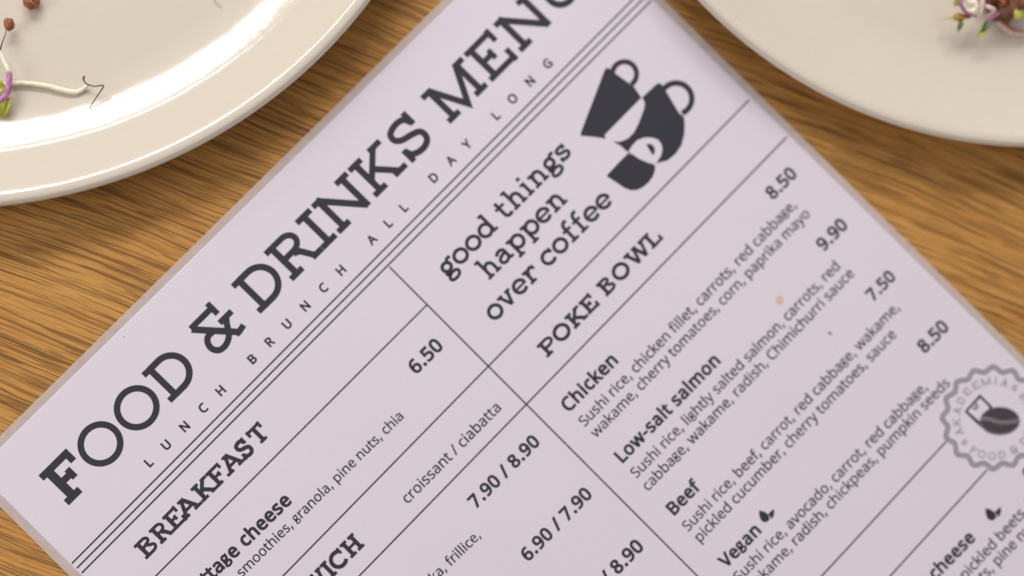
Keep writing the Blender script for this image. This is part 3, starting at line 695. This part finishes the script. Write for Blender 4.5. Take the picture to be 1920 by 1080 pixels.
small = [(424, 735), (455, 690), (488, 657), (530, 642), (580, 640), (625, 655), (650, 688), (655, 725), (645, 765), (625, 795), (612, 820), (560, 810), (500, 785)]
hole = [(545, 690), (560, 682), (582, 685), (600, 704), (606, 730), (598, 757), (588, 758), (570, 728)]
cupS = [(424, 746), (480, 775), (540, 803), (606, 826), (605, 865), (590, 905), (560, 945), (520, 978), (480, 995), (440, 996), (395, 978), (340, 940), (280, 902), (284, 892), (350, 820)]
M_CUP = M_INK
poly_px('cup_emblem', [(('stroke', arc(399, 212, 82, 84, 155, 415, 24), 35), M_CUP), (('stroke', arc(748, 378, 106, 106, 190, 428, 26), 38), M_CUP),
    (cupA, M_CUP), (cupB, M_CUP), (small, M_PAPER), (hole, M_CUP), (cupS, M_CUP)], TC, paper, 'emblem of three dark coffee cups')

# ---- leaf marks
for ox, oy in ((1422, 955), (1846.5, 951)):
    T_ = px_T(ox, oy, 6 if ox < 1500 else 5.85)
    poly_px('leaf_mark', [([(5, 12), (40, 18), (80, 32), (112, 62), (126, 100), (118, 128), (85, 146), (52, 142), (25, 115), (10, 70)], M_INK),
                          ([(176, -4), (180, 40), (168, 85), (140, 112), (132, 78), (108, 66), (125, 35), (150, 12)], M_INK)], T_, paper)

# ---- round seal
TS = lambda x, y: at(1862.5 + x, 783.5 + y, PZ + .000012)
def wav(r, amp, n=192): return [((r + amp * math.cos(16 * (a * 2 * math.pi / n) )) * math.cos(a * 2 * math.pi / n), (r + amp * math.cos(16 * (a * 2 * math.pi / n))) * math.sin(a * 2 * math.pi / n)) for a in range(n)]
for nm, r, wd, m_, z in (('seal_ring', 91.0, 8.4, M_GREY, 0), ('seal_ring', 91.6, 3.0, M_PALE, 4e-6), ('seal_ring', 95.0, 1.3, M_INK, 7e-6)):
    F = Flat(); F.add(*ribbon(wav(r, 4.4), wd, True), z=z); F.build(nm, TS, m_, paper)
def ring_text(txt, r, a0, da, H, inward=False, m_=None):
    for i, ch in enumerate(txt):
        if ch == ' ': continue
        a = R(a0 + da * i); F = Flat()
        st, W = slab(ch, .17, .14, .05) if ch in 'AKDEMIFOBRN&S' and ch != '*' else ([([(0, .2), (.5, .8)], .2), ([(.5, .2), (0, .8)], .2)], .5)
        for pc in st: F.add(*ribbon(pc[0], pc[1], len(pc) > 2))
        # photo frame: y down
        rad = Vector((math.cos(a), math.sin(a))); up = rad if not inward else -rad; right = Vector((-up.y, up.x))
        def T_(x, y, rad=rad, up=up, right=right, W=W):
            q = rad * r + right * (x - W / 2) * H + up * (y - .5) * H
            return TS(q.x, q.y)
        F.build('seal_letter', T_, m_, paper)
M_SEALT = mat('mid_grey_ink', (.27, .245, .29), .5, coat=.35, crough=.22, spec=.3)
for ch, a in zip('AKADEEMIA', (158, 173.6, 191.5, 208, 225, 241.7, 258.7, 273.8, 288)): ring_text(ch, 69.2, a, 0, 14, False, M_SEALT)
ring_text('&', 69, 306, 0, 11, False, M_SEALT); ring_text('BRN', 69, 325, 17, 14, False, M_SEALT)
ring_text('&', 71, 139.5, 0, 10, True, M_SEALT)
for ch, a in zip('FOOD&DRI', (121, 107.5, 92, 77, 56.7, 37, 22, 8)): ring_text(ch, 71.5, a, 0, 14, True, M_SEALT)
TB = lambda x, y: at(1740 + x / 4.5, 660 + y / 4.5, PZ + .000012)
poly_px('seal_bean', [([(438, 356), (545, 462), (470, 600), (455, 615), (500, 680), (408, 600), (308, 502)], M_INK), ([(440, 388), (516, 465), (505, 500), (435, 585), (335, 500)], M_PAPER),
    ([(395, 445), (420, 478), (428, 470), (412, 430)], M_INK), ([(372, 480), (415, 492), (410, 476), (385, 462)], M_INK),
    (arc(606, 583, 170, 120, 0, 360, 40)[:-1], M_GREY), (arc(606, 578, 160, 108, 0, 360, 40)[:-1], M_BEAN),
    (('stroke', spline([(448, 560), (520, 566), (590, 590), (680, 592), (760, 578)], 6), [34] * 25), M_GREY)], TB, paper, 'emblem of a dark coffee bean beside a small square')

# ---- marks left on the sheet
F = Flat(); F.add([(math.cos(a * .2618) * (1 + .13 * math.sin(a * 1.9) + .08 * math.sin(a * 5)) * .85, math.sin(a * .2618) * (1.15 + .12 * math.sin(a * 2.7))) for a in range(24)], [tuple(range(24))])
F.build('sauce_spot', lambda x, y: at(1462 + x * 7.5, 562.5 + y * 7.5, PZ + .00006), M_STAIN, menu, 'small dried orange spot')
for x, y, r in ((1556, 625, 3.4), (232, 631, 1.2), (1035, 612, .8)):
    F = Flat(); F.add([(-1, .3), (-.2, 1), (.7, .2), (1, -.9), (.1, -.6)], [(0, 1, 2, 3, 4)])
    F.build('speck', lambda a, b, x=x, y=y, r=r: at(x + a * r, y - b * r, PZ + .00006), M_INK, menu)

# ------------------------------------------------------------------ table
tb = bmesh.new(); bmesh.ops.create_cube(tb, size=1)
bmesh.ops.scale(tb, vec=(1.5, .95, .028), verts=tb.verts); bmesh.ops.translate(tb, vec=(0.02, 0.0, -.014), verts=tb.verts)
bmesh.ops.bevel(tb, geom=tb.edges[:], offset=.003, segments=2, affect='EDGES')
me = bpy.data.meshes.new('table'); tb.to_mesh(me); tb.free()
table = link_mesh('table', me, M_WOOD); tag(table, 'honey brown oak table top with fine dark grain running under everything', 'table')

# ------------------------------------------------------------------ plates
def lathe(name, prof, material, parent, seg=256, label=None):
    vs = []; fs = []; n = len(prof)
    for i in range(seg):
        a = 2 * math.pi * i / seg
        for r, z in prof: vs.append((parent.location.x + r * math.cos(a), parent.location.y + r * math.sin(a), z))
    for i in range(seg):
        j = (i + 1) % seg
        for k in range(n - 1):
            q = [i*n + k, j*n + k, j*n + k + 1, i*n + k + 1]
            fs.append(tuple(q))
    o = from_py(name, vs, fs, material, parent, label, smooth=True)
    bm = bmesh.new(); bm.from_mesh(o.data); bmesh.ops.remove_doubles(bm, verts=bm.verts, dist=1e-7); bmesh.ops.recalc_face_normals(bm, faces=bm.faces); bm.to_mesh(o.data); bm.free()
    return o
def bez(pts, n=6):
    return spline(pts, n)
def plate(cx, cy, Ro, hz, label, rk=.90, rs=.80):
    e = empty('plate', (cx, cy, 0), label, 'plate', 'cream dinner plates on the oak table')
    zb = .0038
    # upper surface: slope in degrees at fractions of the radius, summed outwards
    tab = [(.0, 0), (.77, 0), (.83, 13), (.878, 19.5), (.90, 28), (.93, 29), (.965, 29), (.972, 24)]
    prof = [(0.0, zb)]; r_, z_ = Ro * .76, zb; prof.append((Ro * .5, zb)); prof.append((r_, z_)); n_ = 44
    for k in range(n_):
        f = .76 + (.972 - .76) * (k + .5) / n_
        for (a, sa), (c, sc_) in zip(tab, tab[1:]):
            if a <= f <= c: sl = sa + (sc_ - sa) * (f - a) / (c - a)
        dr_ = Ro * (.972 - .76) / n_; z_ += dr_ * math.tan(R(sl)); prof.append((Ro * .76 + dr_ * (k + 1), z_))
    r0 = prof[-1][0]                                                  # rounded lip: crest about 2.5 mm inside the edge
    prof += bez([(r0, z_), (Ro - .0030, z_ + .00034), (Ro - .0024, z_ + .00049), (Ro - .0015, z_ + .00048), (Ro - .0007, z_ + .00018), (Ro - .0001, z_ - .0007), (Ro, z_ - .0018), (Ro - .0008, z_ - .0034), (Ro - .0026, z_ - .0040)], 7)[1:]
    prof += [(Ro * .93, zb - .0005), (Ro * .86, .0022), (Ro * .62, .0012), (Ro * .60, .0002), (Ro * .56, .0002), (Ro * .54, .0014), (0, .0014)]
    lathe('dish', prof, M_GLAZE, e, 320)
    return e
plateL = plate(-.1459, .1520, .1334, .0135, 'cream glazed plate at the upper left with a long white window reflection')
plateR = plate(.1384, .1605, .1231, .0135, 'cream glazed plate at the upper right with tangled microgreens near its middle')
ZW = .0038   # floor of the well

# ------------------------------------------------------------------ microgreens
def tube(name, pts, rad, material, parent, label=None, seg=10, sub=5):
    """pts: (px, py, height in m); rad: radii in m at the points"""
    P = [at(x, y, z) for x, y, z in pts]
    sp = []; rr = []; Q = [P[0]] + P + [P[-1]]; RR = [rad[0]] + list(rad) + [rad[-1]]
    for i in range(1, len(Q) - 2):
        for k in range(sub):
            t = k / sub; p0, p1, p2, p3 = Q[i-1], Q[i], Q[i+1], Q[i+2]
            sp.append(.5 * (2*p1 + (p2 - p0)*t + (2*p0 - 5*p1 + 4*p2 - p3)*t*t + (3*p1 - p0 - 3*p2 + p3)*t**3)); rr.append(RR[i] + (RR[i+1] - RR[i]) * t)
    sp.append(P[-1]); rr.append(rad[-1])
    vs = []; fs = []; n = len(sp); up = Vector((0, 0, 1))
    for i in range(n):
        d = (sp[min(i+1, n-1)] - sp[max(i-1, 0)]).normalized()
        sx = d.cross(up); sx = sx.normalized() if sx.length > 1e-3 else Vector((1, 0, 0)); sy = sx.cross(d).normalized()
        for k in range(seg):
            a = 2 * math.pi * k / seg; r = rr[i] * (1 + .10 * noise.noise(sp[i] * 900 + Vector((k * .4, 0, 0))))
            vs.append(sp[i] + sx * r * math.cos(a) + sy * r * math.sin(a))
    for i in range(n - 1):
        for k in range(seg): fs.append((i*seg + k, i*seg + (k+1) % seg, (i+1)*seg + (k+1) % seg, (i+1)*seg + k))
    fs.append(tuple(reversed(range(seg)))); fs.append(tuple(range((n-1)*seg, n*seg)))
    return from_py(name, vs, fs, material, parent, label, smooth=True)

def leaf(name, base, tip, width, z0, z1, material, parent, label=None, curl=.35, n=10):
    a = at(*base, z0); b = at(*tip, z1); d = b - a; L_ = d.length; u = d.normalized(); v = Vector((-u.y, u.x, 0)).normalized()
    vs = []; fs = []; m_ = 5
    for i in range(n + 1):
        t = i / n; wd = width * math.sin(math.pi * (t ** .75)) ** .8 if 0 < t < 1 else width * .06
        for k in range(m_):
            q = (k / (m_ - 1) - .5) * 2
            vs.append(a + d * t + v * q * wd / 2 + Vector((0, 0, 1)) * (abs(q) ** 1.5 * wd * curl + math.sin(math.pi * t) * L_ * .10))
    for i in range(n):
        for k in range(m_ - 1):
            p = i * m_ + k; fs.append((p, p + 1, p + m_ + 1, p + m_))
    o = from_py(name, vs, fs, material, parent, label, smooth=True)
    md = o.modifiers.new('thickness', 'SOLIDIFY'); md.thickness = .00018
    return o

def lump(name, px, py, z, rx, ry, rz, material, parent=None, split=False, seed=0, rough=.12, sub=3, freq=1.6):
    bm = bmesh.new(); bmesh.ops.create_icosphere(bm, subdivisions=sub, radius=1); c = at(px, py, z)
    for v in bm.verts:
        d = v.co.copy(); k = 1 + rough * noise.noise(d * freq + Vector((seed, 0, 0))) + rough * .5 * noise.noise(d * freq * 3 + Vector((seed, 5, 0)))
        if split:
            g = abs(d.x + .15 * math.sin(d.y * 5)); 
            if d.z > -.2 and d.y > -.1: k -= .55 * max(0, 1 - g / .26)
        v.co = Vector((c.x + d.x * rx * k, c.y + d.y * ry * k, c.z + d.z * rz * k))
    me = bpy.data.meshes.new(name); bm.to_mesh(me); bm.free()
    for p in me.polygons: p.use_smooth = True
    return link_mesh(name, me, material, parent)

mm = .001
# sprout on the left plate
sp1 = empty('sprout', at(95, 160, ZW), 'long white sprout with a dark thread root lying on the left plate', 'sprout', 'sprouts on the left plate')
tube('stem', [(-12, 163, ZW + 1.3*mm), (12, 158, ZW + 1.2*mm), (27, 156, ZW + 1.0*mm), (50, 156, ZW + .95*mm), (88, 161, ZW + .9*mm), (115, 168, ZW + .9*mm), (140, 173, ZW + .85*mm), (153, 169, ZW + .9*mm), (161, 163, ZW + 1.3*mm), (166, 159.5, ZW + 1.7*mm)],
     [.7*mm, .72*mm, .66*mm, .64*mm, .72*mm, .78*mm, .78*mm, .66*mm, .5*mm, .25*mm], M_STEM, sp1)
tube('root', [(158, 143.5, ZW + 4.2*mm), (156.5, 148, ZW + 3.6*mm), (158.5, 153, ZW + 3.0*mm), (163, 157.5, ZW + 2.3*mm), (170, 160, ZW + 2.3*mm), (178, 161.8, ZW + 2.7*mm), (188, 160.5, ZW + 3.6*mm), (194, 160, ZW + 4.2*mm), (192, 166, ZW + 3.8*mm), (188, 172, ZW + 3.2*mm), (181, 182, ZW + 2.7*mm), (174, 193, ZW + 2.0*mm), (170, 200, ZW + 1.6*mm), (169, 204, ZW + 1.2*mm)],
     [.30*mm, .26*mm, .17*mm, .2*mm, .17*mm, .15*mm, .19*mm, .17*mm, .19*mm, .18*mm, .16*mm, .13*mm, .12*mm, .08*mm], M_ROOT, sp1, 'dark hair-thin root bent like a hook', seg=8)
# curled sprout with purple stem and green leaves
sp2 = empty('sprout', at(5, 150, ZW), 'curled sprout at the left edge with purple stem and yellow green leaf', 'sprout', 'sprouts on the left plate')
tube('stem', [(-14, 82, ZW + 4*mm), (-4, 92, ZW + 4*mm), (2, 102, ZW + 4*mm), (8, 116, ZW + 4.1*mm), (14.5, 129, ZW + 4.1*mm), (17.5, 142, ZW + 4.1*mm), (17.2, 153, ZW + 4.0*mm), (15.5, 165, ZW + 3.9*mm), (10, 178, ZW + 3.6*mm), (2, 187, ZW + 3.2*mm), (-12, 196, ZW + 2.8*mm)],
     [.4*mm, .42*mm, .5*mm, .62*mm, .74*mm, .78*mm, .80*mm, .84*mm, .86*mm, .85*mm, .7*mm], M_BLUSH, sp2, 'stem turning from cream to violet')
tube('thread', [(11, 60, ZW + 3.6*mm), (8, 70, ZW + 3.9*mm), (4, 80, ZW + 4*mm), (1, 91, ZW + 4*mm), (-1, 97, ZW + 4*mm)], [.1*mm, .14*mm, .15*mm, .22*mm, .4*mm], M_ROOT, sp2, seg=8)
leaf('leaf', (-6, 176), (6, 221), 4.2*mm, ZW + 2.0*mm, ZW + 1.0*mm, M_LEAF, sp2)
leaf('leaf', (18, 184), (6, 222), 2.6*mm, ZW + 2.6*mm, ZW + 1.0*mm, M_LEAF, sp2)
leaf('leaf', (10, 168), (-16, 160), 3.6*mm, ZW + 2.4*mm, ZW + 2.2*mm, M_LEAF, sp2)
s1 = lump('seed_husk', 16.8, 45.5, ZW + 3.2*mm, 1.38*mm, 1.72*mm, 1.3*mm, M_HUSK, split=True, seed=3, rough=.16, sub=4)
tag(s1, 'small split russet seed husk above the curled sprout on the left plate', 'seed')
e_ = empty('seed_husk', at(58, 0, ZW), 'large russet seed husk cut off by the top edge on the left plate', 'seed')
lump('shell', 58, -1, ZW + 2.3*mm, 2.2*mm, 2.6*mm, 1.9*mm, M_HUSK, e_, seed=8, rough=.18)
tube('shell_ridge', [(47, -10, ZW + 3.0*mm), (54, -2, ZW + 4.1*mm), (62, 6, ZW + 4.0*mm), (68, 10, ZW + 3.0*mm)], [.16*mm, .22*mm, .2*mm, .1*mm], M_OCHR, e_, seg=8)
fz = empty('sprout', at(12, 58, ZW), 'tuft of fine white root hairs under the small split seed husk', 'root hairs')
for i in range(16):
    a = random.uniform(0, 6.28); r = random.uniform(1, 5)
    tube('root_hair', [(11.5, 54, ZW + 3*mm), (12 + r * .5 * math.cos(a) - .5, 57 + abs(math.sin(a)) * 3, ZW + 2.7*mm), (12 + r * math.cos(a) - 1, 58 + r * abs(math.sin(a)) * 1.4, ZW + 2.2*mm)], [.07*mm, .05*mm, .03*mm], M_STEM, fz, seg=5, sub=3)
th = tube('thread', [(400, -2, ZW + .4*mm), (406, 6, ZW + .5*mm), (416, 15, ZW + .3*mm)], [.05*mm, .07*mm, .04*mm], M_ROOT, None, seg=6)
tag(th, 'tiny dark hair beside the upper end of the white reflection on the left plate', 'hair')

# tangle on the right plate
ZR = ZW
g1 = empty('sprout', at(1805, 20, ZR), 'looped magenta sprout stem on the right plate, above the ochre bud', 'sprout', 'microgreens on the right plate')
tube('stem', [(1806, -22, ZR + 9*mm), (1801, -6, ZR + 9*mm), (1802, 8, ZR + 9*mm), (1806, 17, ZR + 8.6*mm), (1812, 24, ZR + 8*mm), (1820, 28, ZR + 7.4*mm), (1833, 31, ZR + 7*mm)], [.45*mm, .48*mm, .52*mm, .5*mm, .42*mm, .34*mm, .25*mm], M_PURP, g1)
leaf('leaf', (1801, 14), (1790, -14), 2.0*mm, ZR + 7.5*mm, ZR + 8.5*mm, M_LEAF, g1)
g2 = empty('sprout', at(1822, 12, ZR), 'white curled sprout stem inside the magenta loop on the right plate', 'sprout', 'microgreens on the right plate')
tube('stem', [(1811, -10, ZR + 8*mm), (1818, 4, ZR + 8*mm), (1827, 5, ZR + 8.3*mm), (1830, 14, ZR + 8*mm), (1823, 21, ZR + 7.6*mm), (1813, 20, ZR + 7*mm)], [.8*mm, .85*mm, .85*mm, .8*mm, .7*mm, .5*mm], M_STEM, g2)
g3 = empty('sprout', at(1799, 32, ZR), 'ochre bud with a pointed dark green tip on the right plate', 'sprout', 'microgreens on the right plate')
lump('bud', 1798.5, 32, ZR + 6.5*mm, 1.7*mm, 1.15*mm, 1.0*mm, M_OCHR, g3, seed=5, rough=.2)
leaf('leaf', (1802, 38), (1795, 60), 1.5*mm, ZR + 6.2*mm, ZR + 5.8*mm, M_DGRN, g3)
tube('thread', [(1789, 33, ZR + 5*mm), (1776, 34.5, ZR + 4.4*mm), (1762, 38, ZR + 4*mm)], [.2*mm, .18*mm, .12*mm], M_LEAF, g3, seg=6)
g4 = empty('sprout', at(1842, 50, ZR), 'pink stemmed sprout ending in a dark green leaf with lime tip', 'sprout', 'microgreens on the right plate')
tube('stem', [(1850, -20, ZR + 9*mm), (1843, -2, ZR + 8.6*mm), (1841, 14, ZR + 8*mm), (1838, 26, ZR + 7.2*mm), (1830, 40, ZR + 6*mm)], [.7*mm, .72*mm, .7*mm, .6*mm, .45*mm], M_PINK, g4)
tube('stem', [(1872, 26, ZR + 7*mm), (1864, 30, ZR + 7*mm), (1857, 35, ZR + 6.8*mm), (1853, 42, ZR + 6.4*mm)], [.5*mm, .6*mm, .6*mm, .5*mm], M_PURP, g4, 'violet lower stem')
leaf('leaf', (1855, 38), (1838, 62), 1.9*mm, ZR + 6.3*mm, ZR + 5.6*mm, M_DGRN, g4, 'dark green leaf')
leaf('leaf', (1846, 52), (1831, 71), 1.8*mm, ZR + 5.4*mm, ZR + 5.0*mm, M_LEAF, g4, 'lime leaf tip')
g5 = empty('sprout', at(1858, 12, ZR), 'tan curled sprout stem right of the pink stem on the right plate', 'sprout', 'microgreens on the right plate')
tube('stem', [(1846, 10, ZR + 7.5*mm), (1855, 14, ZR + 8.5*mm), (1864, 19, ZR + 8*mm), (1858, 27, ZR + 6.6*mm), (1848, 33, ZR + 5.6*mm)], [.5*mm, .6*mm, .6*mm, .5*mm, .4*mm], M_PINK, g5)
g6 = lump('brown_lump', 1893, -28, ZR + 4.6*mm, 6.6*mm, 8.4*mm, 4.6*mm, M_BRWN, seed=2, rough=.5, sub=5, freq=2.6)  # rough dark brown lump filling the top right corner
tag(g6, 'dark brown rough lump at the top right corner', 'bread')
g7 = empty('sprout', at(1908, 27, ZR), 'round lime yellow sprout leaf at the right edge below the brown lump', 'sprout', 'microgreens on the right plate')
lump('leaf', 1909, 27, ZR + 8*mm, 1.25*mm, 1.5*mm, .5*mm, M_LEAF, g7, seed=1, rough=.15)
tube('stem', [(1909, 20, ZR + 7.4*mm), (1916, 6, ZR + 7*mm), (1928, -6, ZR + 7*mm)], [.5*mm, .5*mm, .5*mm], M_STEM, g7)
g8 = empty('sprout', at(1890, 55, ZR), 'low pale arching sprout stem on the right plate, lowest of the tangle', 'sprout', 'microgreens on the right plate')
tube('stem', [(1868, 38, ZR + 3*mm), (1880, 48, ZR + 2.4*mm), (1893, 57, ZR + 1.8*mm), (1908, 62, ZR + 1.5*mm), (1930, 62, ZR + 1.4*mm)], [.5*mm, .9*mm, 1.0*mm, .9*mm, .8*mm], M_PINK, g8)
tube('thread', [(1872, 30, ZR + 4.5*mm), (1884, 43, ZR + 3.8*mm), (1897, 54, ZR + 3.4*mm), (1912, 59, ZR + 3.2*mm), (1930, 58, ZR + 3*mm)], [.3*mm, .36*mm, .34*mm, .3*mm, .3*mm], M_HUSK, g8)
for i in range(5):
    x = 1868 + i * 15 + random.uniform(-4, 4); y = random.uniform(-22, 14)
    g = lump('seed_husk', x, y, ZR + random.uniform(5, 8) * mm, 1.5*mm, 1.9*mm, 1.4*mm, M_HUSK if i % 2 else M_BRWN, seed=20 + i, rough=.3)
    tag(g, ['dark seed husk over the tan curled stem', 'russet seed husk against the brown lump', 'dark seed husk in the middle of the brown lump', 'russet seed husk above the lime leaf', 'dark seed husk at the far right edge of the tangle'][i], 'seed', 'seed husks on the right plate')
for i, (x, y, z, rx, ry, m_, lb) in enumerate(((1792, 5, 7.5, .5, 1.0, M_LEAF, 'yellow green fleck left of the magenta loop'), (1848, 6, 6.5, 1.5, 1.2, M_BRWN, 'dark fleck behind the pink stem'),
        (1870, 34, 5, 1.3, .9, M_BRWN, 'dark fleck under the lime leaf beside the violet stem'), (1814, 30, 5.5, 1.0, .7, M_HUSK, 'russet fleck right of the ochre bud'), (1884, 24, 6, 2.2, 1.8, M_BRWN, 'dark fleck left of the lime leaf'))):
    g = lump('husk_fragment', x, y, ZR + z * mm, rx * mm, ry * mm, .8*mm, m_, seed=40 + i, rough=.5, freq=2.5)
    tag(g, lb, 'husk fragment', 'husk fragments on the right plate')
